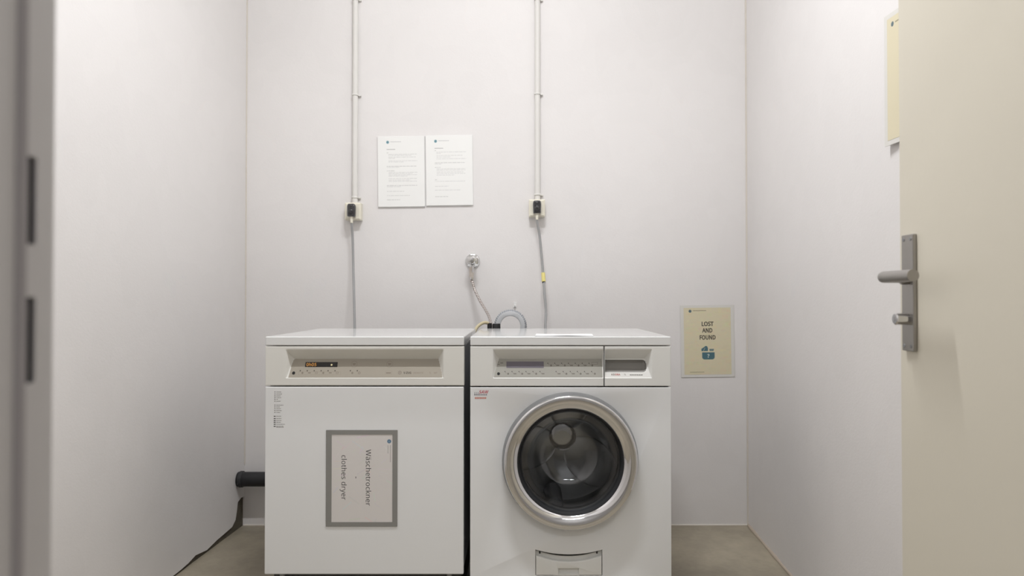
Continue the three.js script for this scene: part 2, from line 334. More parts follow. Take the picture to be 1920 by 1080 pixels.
// ---- dryer
{
  const x0 = mx(496.5), x1 = mx(870), bottom = my(1077), t = thing('clothes_dryer', 'white front-loading clothes dryer with plain square door and a framed paper sign', 'dryer', V((x0 + x1) / 2, 0, -(ZF + ZB) / 2));
  shell(t, x0, x1, bottom);
  const f = part(t, 'control_fascia', moulded(x0, x1, my(723), my(649.3), recess(mx(535), mx(831))), M.dryerPlastic, 'warm white fascia with scooped recess');
  const pl = mx(539.5), pr = mx(828.5);
  const s = new THREE.Shape(), k = mx(545.5), k2 = mx(826), r = 0.007;
  s.moveTo(pl, yB + 0.0006); s.lineTo(pr, yB + 0.0006); s.lineTo(k2 + 0.001, yK - r); s.quadraticCurveTo(k2, yK, k2 - r, yK); s.lineTo(k + r, yK); s.quadraticCurveTo(k, yK, k - 0.002, yK - r); s.lineTo(pl, yB + 0.0006);
  const W = 2048, Hh = 240, sx = W / 289, sy = Hh / 34.5, U = (p) => (p - 539.5) * sx, Y = (p) => (p - 674) * sy;
  const tex = canvasTex(W, Hh, (c) => {
    c.fillStyle = '#a69f92'; c.fillRect(0, 0, W, Hh);
    for (let i = 0; i < 6; i++) {
      const x = 560.5 + i * 13.1; DOT(c, U(x), Y(696), 8, '#4a463e');
      c.fillStyle = '#857d70'; c.strokeStyle = '#857d70'; c.lineWidth = 4;
      if (i % 3 === 0) DOT(c, U(x + 4.5), Y(700), 13, '#857d70'); else if (i % 3 === 1) c.fillRect(U(x + 2), Y(699), 36, 12); else c.strokeRect(U(x + 2.4), Y(698.5), 30, 18);
    }
    c.strokeStyle = '#9a9284'; c.lineWidth = 3; c.strokeRect(U(558), Y(697.5), U(637) - U(558), 42);
    for (const x of [655, 668]) DOT(c, U(x), Y(696), 8, '#4a463e');
    DOT(c, U(659), Y(700), 14, '#8a8275'); c.lineWidth = 5; c.strokeStyle = '#7b7366'; c.beginPath(); c.arc(U(672), Y(700), 13, 0, 7); c.stroke();
    for (const x of [661, 728]) { c.lineWidth = 4; c.strokeStyle = '#938b7d'; c.beginPath(); c.arc(U(x), Y(684), 40, 0, 7); c.stroke(); c.fillStyle = '#8a8274'; c.fillRect(U(x) - 22, Y(682.5), 44, 10); c.fillRect(U(x) - 16, Y(684.6), 32, 8); }
    c.lineWidth = 4; c.strokeStyle = '#a0988a'; c.strokeRect(U(721), Y(696.5), 88, 46); c.fillStyle = '#857d70'; c.fillRect(U(722.5), Y(699), 66, 14);
    c.strokeStyle = '#6b6459'; c.beginPath(); c.arc(U(748.5), Y(699.5), 20, 0, 7); c.stroke(); c.fillStyle = '#6b6459'; c.font = 'bold 26px sans-serif'; c.textAlign = 'center'; c.fillText('V', U(748.5), Y(700.8));
    c.textAlign = 'left'; c.fillStyle = '#3a362f'; c.font = 'bold 36px sans-serif'; c.fillText('V-ZUG', U(755.5), Y(701.6));
    c.fillStyle = '#8a8172'; c.font = '31px sans-serif'; c.fillText('UNIMATIC', U(773), Y(701.4)); c.fillText('TL', U(803.5), Y(701.4)); c.fillText('WP', U(812.5), Y(701.4));
  });
  const pn = part(f, 'control_panel', onPanel(s, 0.0004), print(tex, 0.38), 'champagne coloured control strip with small icons');
  const dt = canvasTex(512, 80, (c) => {
    c.fillStyle = '#15110d'; c.fillRect(0, 0, 512, 80);
    c.fillStyle = '#e8a54a'; c.font = 'bold 70px monospace'; c.fillText('0h05', 14, 66); DOT(c, 418, 46, 15, '#fff0c0');
  });
  part(t, 'display', onPanel(disp(568.5, 629.5, 680, 688.8), 0.001), std({ map: dt, roughness: 0.15, emissive: '#ffffff', emissiveMap: dt, emissiveIntensity: 0.22 }), 'black display with glowing amber digits');
  part(t, 'power_button', onPanel(new THREE.Shape(new THREE.EllipseCurve(mx(548.6), my(699.8), 0.0045, 0.0045, 0, Math.PI * 2).getPoints(20)), 0.0012), M.black, 'small black round button');
  void pn;
  const dr = part(t, 'door', rbox(x0, x1 - 0.001, bottom, my(725.2), FZ - 0.02, FZ, 0.003, 4), M.enamel, 'plain white square door');
  // list of programme symbols printed on the door
  const lt = canvasTex(256, 640, (c) => {
    c.clearRect(0, 0, 256, 640);
    const rows = [[8, 92, 0], [32, 100, 0], [54, 76, 0], [76, 88, 0], [96, 30, 0], [118, 74, 0], [164, 130, 1], [186, 60, 1], [208, 84, 1], [230, 94, 1], [252, 70, 1], [296, 86, 2], [324, 92, 2], [348, 98, 2], [368, 84, 2], [392, 158, 2], [416, 130, 2], [428, 134, 2]];
    for (const [y, w, k] of rows) {
      c.fillStyle = k === 2 ? '#3f3c3a' : '#6d6966'; if (y !== 428) c.fillRect(k === 2 ? 0 : 10, y * 1.42, k === 2 ? 34 : 20, k === 2 ? 14 : 11);
      c.fillStyle = '#8b8784'; for (let x = 48; x < 48 + w;) { const q = 14 + rnd() * 26; c.fillRect(x, y * 1.42 + 2, Math.min(q, 48 + w - x), 8); x += q + 6; }
    }
  });
  part(dr, 'symbol_list', sheet(mx(513), mx(539), my(804), my(733), FZ + 0.0003), decal(lt), 'small grey printed list of symbols');
}
// ---- framed sign on the dryer door
{
  const x0 = mx(611.5), x1 = mx(745.5), y0 = my(987), y1 = my(806), t = thing('magnetic_sign_frame', 'grey magnetic frame with sideways paper sign on the dryer door', 'sign', V((x0 + x1) / 2, y0, FZ + 0.001));
  const s = rrShape(x0, x1, y0, y1, 0.002), ix0 = mx(622), ix1 = mx(736), iy0 = my(978.5), iy1 = my(814.5);
  s.holes.push(new THREE.Path(rrShape(ix0, ix1, iy0, iy1, 0.0005).getPoints()));
  part(t, 'frame', extrude(s, 0.0022, 0.0004, FZ + 0.0024), M.greyFrame, 'flat grey border');
  const W = 700, Hh = 1008;
  const tex = canvasTex(W, Hh, (c) => {
    c.fillStyle = '#dedad7'; c.fillRect(0, 0, W, Hh);
    for (let i = 0; i < 60; i++) { c.strokeStyle = `rgba(${200 + rnd() * 40},${196 + rnd() * 40},${192 + rnd() * 40},0.25)`; c.lineWidth = 4 + rnd() * 14; c.beginPath(); const x = rnd() * W, y = rnd() * Hh; c.moveTo(x, y); c.lineTo(x + (rnd() - 0.5) * 300, y + (rnd() - 0.5) * 200); c.stroke(); }
    const U = (p) => (p - 622) / 114 * W, Y = (p) => (p - 814.5) / 164 * Hh;
    c.save(); c.translate(U(686.2), Y(843)); c.rotate(Math.PI / 2); c.fillStyle = '#3b3937'; c.font = '79px sans-serif'; let m = c.measureText('Wäschetrockner').width; c.scale((Y(948) - Y(843)) / m, 1); c.fillText('Wäschetrockner', 0, 0); c.restore();
    c.save(); c.translate(U(641), Y(853)); c.rotate(Math.PI / 2); c.fillStyle = '#3b3937'; c.font = '79px sans-serif'; m = c.measureText('clothes dryer').width; c.scale((Y(937) - Y(853)) / m, 1); c.fillText('clothes dryer', 0, 0); c.restore();
    c.fillStyle = '#3b3937'; c.fillRect(U(667), Y(893.5), 7, 20);
    DOT(c, U(729.2), Y(828), 23, '#5f7d97'); DOT(c, U(729.2), Y(828), 10, '#7d97ab');
    c.fillStyle = '#a39e9a'; c.fillRect(U(731), Y(835), 5, 195); c.fillRect(U(726.5), Y(835), 5, 95);
  });
  part(t, 'paper', sheet(ix0 - 0.001, ix1 + 0.001, iy0 - 0.001, iy1 + 0.001, FZ + 0.0012), std({ map: tex, roughness: 0.4 }), 'white sheet lettered sideways');
}
// ---- washer
{
  const x0 = mx(881.5), x1 = mx(1258.5), bottom = my(1083), t = thing('washing_machine', 'white front-loading washing machine with chrome-ringed porthole', 'washer', V((x0 + x1) / 2, 0, -(ZF + ZB) / 2));
  const C = V(mx(1069), my(863), FZ);
  // cabinet built as sides so that the drum has its space
  const top = my(650), cm = M.side, bk = -ZB;
  part(t, 'cabinet', [box(x0 + 0.003, x0 + 0.006, bottom + 0.004, top, bk, FZ - 0.02), box(x1 - 0.006, x1 - 0.003, bottom + 0.004, top, bk, FZ - 0.02), box(x0 + 0.006, x1 - 0.006, bottom + 0.004, top, bk, bk + 0.003), box(x0 + 0.006, x1 - 0.006, bottom + 0.004, bottom + 0.007, bk, FZ - 0.02)], cm, 'light grey sheet metal sides');
  part(t, 'worktop', rbox(x0, x1, my(648), my(631), bk, FZ + 0.001, 0.0035, 4), M.top, 'glossy white top plate');
  part(t, 'plinth', rbox(x0 + 0.012, x1 - 0.012, 0.03, bottom + 0.006, bk + 0.03, FZ - 0.05, 0.003, 2), M.plinth, 'dark recessed plinth');
  for (const [x, z] of [[x0 + 0.045, FZ - 0.028], [x1 - 0.045, FZ - 0.028], [x0 + 0.045, bk + 0.06], [x1 - 0.045, bk + 0.06]])
    part(t, 'foot', latheY([[0, 0], [0.02, 0], [0.02, 0.012], [0.008, 0.018], [0.008, bottom + 0.01], [0, bottom + 0.01]], V(x, 0, z), 20), M.bezel, 'grey screw foot');
  // fascia with control strip
  const rec = recess(mx(924), mx(1223)), xm = mx(1132.2), xd = mx(1134);
  const f = part(t, 'control_fascia', moulded(x0, xm, my(724), my(649.3), rec), M.plastic, 'white fascia with scooped recess');
  const pl = mx(926), pr = mx(1130.2), k = mx(931.5), r = 0.007, s = new THREE.Shape();
  s.moveTo(pl, yB + 0.0006); s.lineTo(pr, yB + 0.0006); s.lineTo(pr, yK); s.lineTo(k + r, yK); s.quadraticCurveTo(k, yK, k - 0.002, yK - r); s.lineTo(pl, yB + 0.0006);
  const W = 2048, Hh = 345, U = (p) => (p - 926) * W / 204.2, Y = (p) => (p - 674) * Hh / 34.5;
  const tex = canvasTex(W, Hh, (c) => {
    c.fillStyle = '#a6a49c'; c.fillRect(0, 0, W, Hh);
    const mark = (x, y, i) => { DOT(c, U(x), Y(y), 9, '#3f3d39'); c.strokeStyle = c.fillStyle = '#77746c'; c.lineWidth = 5; c.beginPath(); c.moveTo(U(x + 1), Y(y + 1)); c.lineTo(U(x + 2.5), Y(y + 3.5)); c.stroke(); if (i % 2) c.fillRect(U(x + 3), Y(y + 3), 54, 18); else { c.beginPath(); c.arc(U(x + 6), Y(y + 4), 18, 0, 7); c.fill(); } };
    for (let i = 0; i < 6; i++) mark(946.7 + i * 13.2, 697.5, i);
    for (let i = 0; i < 6; i++) mark(1043 + i * 13.4, 697.5, i + 1);
    for (let i = 0; i < 7; i++) mark(1027.8 + i * 13, 682.3, i);
    c.strokeStyle = '#77746c'; c.lineWidth = 5; c.strokeRect(U(1111), Y(680.5), 110, 40);
    c.fillStyle = '#6e6b65'; c.fillRect(U(930.5), Y(683.5), 60, 14); c.fillRect(U(938), Y(681), 50, 16); c.fillRect(U(931.5), Y(679.5), 36, 14);
  });
  part(f, 'control_panel', onPanel(s, 0.0004), print(tex, 0.38), 'silver grey control strip with small icons');
  part(t, 'display', onPanel(disp(949.3, 1020, 679, 690.4), 0.001), std({ color: '#6d6872', roughness: 0.45 }), 'blank grey display');
  part(t, 'power_button', onPanel(new THREE.Shape(new THREE.EllipseCurve(mx(934.6), my(701), 0.0042, 0.0042, 0, Math.PI * 2).getPoints(20)), 0.0012), M.black, 'small black round button');
  // detergent drawer with grip pocket
  const gx1 = mx(1214), gy0 = my(698.5), gy1 = my(676), gr = 0.010, gcx = gx1 - gr;
  const inPocket = (x, y) => { const dx = Math.max(0, x - gcx), dy = Math.max(0, Math.abs(y - (gy0 + gy1) / 2) - ((gy1 - gy0) / 2 - gr)); return gr - Math.hypot(dx, dy); };   // distance inside the rounded edge
  const d = part(t, 'detergent_drawer', moulded(xd, x1, my(724), my(649.3), (x, y) => rec(x, y) + Math.max(0, Math.min(0.02, (inPocket(x, y) - 0.0005) * 12)), FZ, 150, 150), M.plastic, 'white drawer front with grip pocket');
  {
    const sh = rrShape(xd + 0.0015, gx1, gy0, gy1, [0.001, gr, gr, 0.001]), g = new THREE.PlaneGeometry(gx1 - xd - 0.0015, gy1 - gy0, 60, 40).translate((gx1 + xd + 0.0015) / 2, (gy0 + gy1) / 2, 0), p = g.attributes.position; void sh;
    for (let i = 0; i < p.count; i++) { const x = p.getX(i), y = p.getY(i), q = Math.max(0, inPocket(x, y)); p.setZ(i, FZ - panelDepth(y) + 0.0003 - 0.014 * Math.sqrt(Math.min(1, q / 0.012)) - (q <= 0 ? 0.012 : 0)); }
    g.computeVertexNormals(); part(d, 'grip_pocket', g, M.pocket, 'grey hollow finger grip');
  }
  const at = canvasTex(512, 64, (c) => {
    c.clearRect(0, 0, 512, 64); c.font = 'bold 40px sans-serif'; c.fillStyle = '#8d7a70'; c.fillText('A', 4, 44); c.fillText('D', 34, 44); c.fillStyle = '#c06a66'; c.fillText('ORA', 64, 44);
    c.fillStyle = '#8a8680'; c.font = '30px sans-serif'; c.fillText('TL', 206, 42); c.fillStyle = '#77736e'; for (let x = 296; x < 480; x += 34) c.fillRect(x, 30, 28, 12);
  });
  part(d, 'lettering', onPanel(rrShape(mx(1146), mx(1208), my(706.5), my(699), 0.0002), 0.0005), decal(at), 'small red and grey lettering');
  // front panel with the porthole and the flap opening
  const yTop = my(726.3), ph = new THREE.Shape(); ph.moveTo(x0, bottom); ph.lineTo(x1, bottom); ph.lineTo(x1, yTop); ph.lineTo(x0, yTop); ph.lineTo(x0, bottom);
  const hole = new THREE.Path(); hole.absarc(C.x, C.y, 0.186, 0, Math.PI * 2, true); ph.holes.push(hole);
  const fa = mx(1004), fb = mx(1129), ft = my(1031), fm = my(1049), fl = bottom + 0.006;   // flap opening: corner height and the control point of its sagging top
  const fh = new THREE.Path(); fh.moveTo(fa, ft); fh.quadraticCurveTo((fa + fb) / 2, fm, fb, ft); fh.lineTo(fb, fl); fh.lineTo(fa, fl); fh.lineTo(fa, ft); ph.holes.push(fh);
  const fp = part(t, 'front_panel', toCreasedNormals(extrude(ph, 0.02, 0.002, FZ, 96), 0.5), M.enamel, 'plain white front sheet');
  // sticker
  const st = canvasTex(256, 200, (c) => {
    c.clearRect(0, 0, 256, 200); c.fillStyle = '#c25a68'; c.font = 'italic bold 74px sans-serif'; c.fillText('SAW', 84, 66);
    c.fillStyle = '#8b8792'; for (let i = 0; i < 8; i++) { c.fillRect(8 + i * 28, 78, 20, 20); if (i < 3) c.fillRect(12 + i * 28, 44, 8, 36); }
    c.fillStyle = '#d59385'; for (let i = 0; i < 7; i++) c.fillRect(20 + i * 28, 128, 23, 30);
  });
  part(fp, 'sticker', sheet(mx(888), mx(916.5), my(752.5), my(730.5), FZ + 0.0003), decal(st, 0.4), 'small red and grey service sticker');
  // flap
  {
    const q = new THREE.Shape(), a = fa + 0.0012, b = fb - 0.0016, ct = my(1041.5), cm2 = my(1065), sx0 = mx(1047), sx1 = mx(1085), sy1 = my(1066), sy0 = fl + 0.004;
    q.moveTo(a, fl + 0.001); q.lineTo(b, fl + 0.001); q.lineTo(b, ct); q.quadraticCurveTo((a + b) / 2, cm2, a, ct); q.lineTo(a, fl + 0.001);
    const hs = new THREE.Path(rrShape(sx0, sx1, Math.min(sy0, sy1 - 0.006), sy1, 0.0008).getPoints()); q.holes.push(hs);
    const fl2 = part(t, 'service_flap', toCreasedNormals(extrude(q, 0.012, 0.003, FZ + 0.001, 32), 0.6), M.plastic, 'white flap with sagging top edge');
    part(fl2, 'finger_slot', box(sx0 - 0.004, sx1 + 0.004, Math.min(sy0, sy1 - 0.006) - 0.002, sy1 + 0.004, FZ - 0.0125, FZ - 0.0085), M.plastic);
    // ledge behind the gap and two hinge slots
    const led = new THREE.Shape(); led.moveTo(fa + 0.0005, fl + 0.002); led.lineTo(fb - 0.0005, fl + 0.002); led.lineTo(fb - 0.0005, my(1034.2)); led.quadraticCurveTo((fa + fb) / 2, my(1057), fa + 0.0005, my(1034.2)); led.lineTo(fa + 0.0005, fl + 0.002);
    part(fl2, 'back_ledge', extrude(led, 0.005, 0, FZ - 0.0135), M.plastic, 'white ledge behind the flap edge');
    for (const px of [1012.3, 1119.8]) part(fl2, 'hinge_slot', box(mx(px) - 0.0022, mx(px) + 0.0022, my(1040.5), my(1034), FZ - 0.0134, FZ - 0.0115), M.black, 'black hinge slot');
  }
  // porthole
  const door = part(t, 'porthole_door', ringZ([[0.186, -0.012], [0.2005, -0.002], [0.2015, 0.004], [0.1995, 0.014], [0.196, 0.024], [0.192, 0.029]], C, 128), M.bezel, 'grey outer bezel of the round door');
  part(door, 'chrome_ring', ringZ([[0.192, 0.029], [0.1945, 0.0305], [0.1955, 0.0335], [0.1945, 0.0365], [0.192, 0.0385], [0.188, 0.0395], [0.18, 0.0393], [0.172, 0.0375], [0.164, 0.034], [0.159, 0.0305], [0.1565, 0.028], [0.1555, 0.026]], C, 160), M.ring, 'polished chrome ring');
  part(door, 'inner_trim', latheZ([[0.1555, 0.0262], [0.1545, 0.0262], [0.153, 0.022], [0.150, 0.010], [0.143, 0.002], [0.143, -0.02], [0.16, -0.02]], C, 128), M.rubber, 'black inner trim');
  part(door, 'glass_bowl', latheZ([[0.1495, 0.010], [0.14, 0.013], [0.128, 0.0095], [0.121, -0.012], [0.115, -0.045], [0.106, -0.075], [0.09, -0.092], [0.06, -0.101], [0.03, -0.104], [0, -0.105], [0, -0.1], [0.03, -0.099], [0.06, -0.096], [0.088, -0.087], [0.102, -0.072], [0.111, -0.044], [0.117, -0.012], [0.124, 0.007]], C, 128), M.glass, 'clear bowl-shaped door glass');
  part(t, 'door_gasket', latheZ([[0.185, -0.005], [0.178, -0.02], [0.165, -0.024], [0.152, -0.03], [0.150, -0.042], [0.158, -0.05], [0.172, -0.056], [0.19, -0.06], [0.215, -0.065]], C, 96), M.gasket, 'grey rubber gasket');
  const R = 0.235, drum = part(t, 'drum', latheZ([[0.17, -0.058], [0.18, -0.062], [0.205, -0.066], [R - 0.01, -0.07], [R, -0.085], [R, -0.36], [R - 0.015, -0.385], [0.17, -0.392], [0.12, -0.39], [0.075, -0.384], [0.06, -0.384], [0, -0.384]], C, 96), M.drum, 'stainless steel drum');
  part(drum, 'hub_plate', latheZ([[0.048, -0.386], [0.0465, -0.37], [0.0455, -0.3685], [0.044, -0.368], [0.02, -0.3678], [0, -0.3677]], C, 64), M.hub, 'pale round plate in the middle of the drum back');
  for (const a of [78, 198, 318]) {                           // pressed arms of the drum back and the paddles between them
    const A = a * Math.PI / 180, B = A + Math.PI / 3;
    part(drum, 'pressed_arm', new THREE.SphereGeometry(1, 40, 24).scale(0.105, 0.075, 0.008).translate(0.13, 0, 0).rotateZ(A).translate(C.x, C.y, C.z - 0.385), M.drum, 'pressed steel arm');
    const p = V(C.x + Math.cos(B) * (R - 0.055), C.y + Math.sin(B) * (R - 0.055), C.z), o = V(C.x + Math.cos(B) * R, C.y + Math.sin(B) * R, C.z);
    part(drum, 'drum_paddle', [latheZ([[0, -0.33], [0.026, -0.328], [0.03, -0.324], [0.026, -0.15], [0.022, -0.145], [0, -0.143]].reverse(), p, 40),
      new THREE.BoxGeometry(0.05, 0.055, 0.17).translate(0, 0, -0.24).rotateZ(B - Math.PI / 2).translate((p.x + o.x) / 2, (p.y + o.y) / 2, C.z)], M.paddle, 'grey plastic drum paddle');
  }
}
// ---- sheet of paper lying on the washer
{
  const a = P(1003, 630.5, ZF), b = P(1118, 630.5, ZF), y = my(631) + 0.0004, t = part(scene, 'paper_sheet', (() => {
    const g = new THREE.PlaneGeometry(0.175, 0.12, 20, 14).rotateX(-Math.PI / 2).rotateY(-0.06), p = g.attributes.position;
    for (let i = 0; i < p.count; i++) p.setY(i, 0.0006 + 0.0012 * (1 + Math.sin(p.getX(i) * 38 + p.getZ(i) * 20)) * 0.5);
    g.computeVertexNormals(); const n = g.clone(); n.translate(0, -0.0003, 0); n.index.array.reverse(); return mergeGeometries([g, n]).translate((a.x + b.x) / 2, y, FZ - 0.068);
  })(), M.paper);
  t.userData = { label: 'loose white paper lying flat on the washing machine top', category: 'paper' };
}

// ---------------------------------------------------------------- things on the back wall
const wp = (px, py, off = 0) => P(px, py, ZW - off);
function tilted(c, w, h, d, angle, r = 0.001) { return new RoundedBoxGeometry(w, h, d, 2, Math.min(r, d / 2.1)).rotateZ(angle).translate(c.x, c.y, c.z); }
function tiltedSheet(c, w, h, angle) { return new THREE.PlaneGeometry(w, h).rotateZ(angle).translate(c.x, c.y, c.z); }
function noticeTex(rows, dx) {
  return canvasTex(640, 905, (c, W, Hh) => {
    c.fillStyle = '#f4f4f1'; c.fillRect(0, 0, W, Hh);
    DOT(c, 135 + dx, 72, 20, '#7fa6b0'); DOT(c, 135 + dx, 72, 9, '#5b7f8c'); c.fillStyle = '#d3d3d1'; c.fillRect(172 + dx, 62, 150, 9);
    c.fillStyle = '#bdbdbb'; c.fillRect(120 + dx, 160, 120, 9);
    for (const [y, x, w, k] of rows) { c.fillStyle = k ? '#d0d0ce' : '#dcdcda'; for (let u = x + dx; u < x + dx + w;) { const q = 12 + rnd() * 50; c.fillRect(u, y, Math.min(q, x + dx + w - u), 8); u += q + 7; } }
  });
}
for (const [px0, px1, pt, pb, ang, rows, dx, label] of [
  [708.5, 796.5, 255.5, 388, 0.012, [[205, 120, 30, 1], [225, 145, 400], [240, 145, 320], [262, 145, 380], [278, 145, 90], [310, 145, 400], [325, 145, 210], [380, 120, 410, 1], [395, 120, 180], [440, 120, 110, 1], [460, 145, 400], [475, 145, 330], [492, 145, 400], [508, 145, 260], [540, 145, 390], [560, 145, 300], [575, 145, 390], [630, 120, 420, 1], [645, 120, 200], [705, 120, 240], [760, 120, 320], [815, 120, 180, 1]], 0, 'white text notice on board without the neighbouring door side, nearer the dryer socket'],
  [798.5, 886.5, 253.5, 385.5, 0.014, [[190, 120, 20, 1], [210, 145, 410], [226, 145, 60], [255, 145, 360], [275, 145, 200], [298, 145, 410], [350, 120, 420, 1], [365, 120, 90], [410, 120, 80, 1], [430, 145, 400], [446, 145, 400], [470, 145, 370], [490, 145, 400], [510, 145, 250], [570, 120, 30, 1], [590, 120, 420], [655, 120, 190], [705, 120, 350], [790, 120, 180, 1]], 0, 'white text notice on board with the shorter heading, nearer the tap']]) {
  const c = wp((px0 + px1) / 2, (pt + pb) / 2, 0.006), w = (px1 - px0) / (F / ZW), h = (pb - pt) / (F / ZW);
  const t = thing('notice_board', label.includes('tap') ? 'white printed notice on board, the one beside the washer cable conduit' : 'white printed notice on board, the one beside the dryer cable conduit', 'notice', V(c.x, c.y - h / 2, -ZW), 'notice boards on the back wall');
  part(t, 'board', tilted(V(c.x, c.y, -ZW + 0.0045), w, h, 0.008, ang), M.paper, 'thin white backing board');
  part(t, 'print', tiltedSheet(V(c.x, c.y, -ZW + 0.0088), w - 0.003, h - 0.003, ang), print(noticeTex(rows, dx), 0.35), 'printed white sheet with blue dot logo');
}
function posterSheet(t, c, w, h, ang, tex, turn) {
  const place = (g) => turn ? g.rotateY(turn.a).translate(turn.x, c.y, turn.z) : g.translate(c.x, c.y, c.z);
  part(t, 'laminate', place(new RoundedBoxGeometry(w, h, 0.0014, 2, 0.0006).rotateZ(ang)), std({ color: '#dedcd6', roughness: 0.3 }), 'white laminated margin');
  part(t, 'print', place(new THREE.PlaneGeometry(w * 0.875, h * 0.925).rotateZ(ang).translate(0, 0, 0.0011)), print(tex, 0.3), 'cream printed sheet');
}
const cream = '#ddd4b6';
const lostTex = canvasTex(1024, 1448, (c, W, Hh) => {
  c.fillStyle = cream; c.fillRect(0, 0, W, Hh);
  for (let i = 0; i < 400; i++) { c.fillStyle = `rgba(${200 + rnd() * 40},${190 + rnd() * 40},${150 + rnd() * 40},0.12)`; c.fillRect(rnd() * W, rnd() * Hh, 20 + rnd() * 120, 10 + rnd() * 60); }
  DOT(c, 140, 72, 32, '#5c7076'); c.fillStyle = '#9a9379'; c.fillRect(200, 56, 290, 14);
  c.fillStyle = '#4b463d'; c.textAlign = 'center'; c.font = '122px sans-serif';
  const line = (s, y, w) => { c.save(); const m = c.measureText(s).width; c.translate(513, y); c.lineWidth = 9; c.strokeStyle = '#4b463d'; c.scale(w / m, 1); c.strokeText(s, 0, 0); c.fillText(s, 0, 0); c.restore(); };
  line('LOST', 395, 262); line('AND', 535, 220); line('FOUND', 688, 355);
  const teal = '#4d727c'; c.fillStyle = teal;
  c.beginPath(); c.moveTo(390, 968); c.lineTo(662, 968); c.lineTo(662, 1060); c.quadraticCurveTo(662, 1122, 600, 1122); c.lineTo(452, 1122); c.quadraticCurveTo(390, 1122, 390, 1060); c.closePath(); c.fill();
  c.beginPath(); c.moveTo(375, 940); c.lineTo(375, 890); c.lineTo(440, 850); c.quadraticCurveTo(475, 810, 505, 845); c.lineTo(520, 885); c.lineTo(515, 940); c.closePath(); c.fill();
  c.beginPath(); c.moveTo(555, 940); c.lineTo(548, 895); c.lineTo(648, 895); c.lineTo(640, 940); c.closePath(); c.fill();
  c.strokeStyle = cream; c.lineWidth = 6; c.beginPath(); c.moveTo(420, 935); c.lineTo(455, 870); c.moveTo(560, 918); c.lineTo(645, 918); c.stroke();
  c.fillStyle = '#d9e2dc'; c.font = 'bold 112px sans-serif'; c.fillText('?', 526, 1085);
  c.fillStyle = '#aaa184'; c.fillRect(120, 1388, 310, 14);
});
{
  const c = wp(1326.5, 639.5, 0.002), s = F / ZW, w = 100.5 / s, h = 135 / s, t = thing('laminated_poster', 'cream laminated lost and found poster on the back wall', 'poster', V(c.x, c.y - h / 2, -ZW), 'cream laminated posters');
  posterSheet(t, V(c.x, c.y, -ZW + 0.0022), w, h, 0.012, lostTex);
}
{
  const Z1 = 0.5 * 0 + (XR - SR * ZW) / ((1672 - CX) / F - SR), h = 0.318, w = 0.225, top = P(1672, 33, Z1).y, Zc = Z1 - w / 2;
  const tex = canvasTex(512, 724, (c, W, Hh) => { c.fillStyle = cream; c.fillRect(0, 0, W, Hh); DOT(c, 62, 44, 15, '#5c7076'); c.fillStyle = '#9a9379'; c.fillRect(92, 38, 150, 8); });
  const nx = rightX(Zc) - 0.0025, t = thing('laminated_poster', 'cream laminated poster half hidden by the open door', 'poster', V(nx, top - h, -Zc), 'cream laminated posters');
  posterSheet(t, V(nx, top - h / 2, -Zc), w, h, 0, tex, { a: -Math.PI / 2 + Math.atan(SR), x: nx, z: -Zc });
}
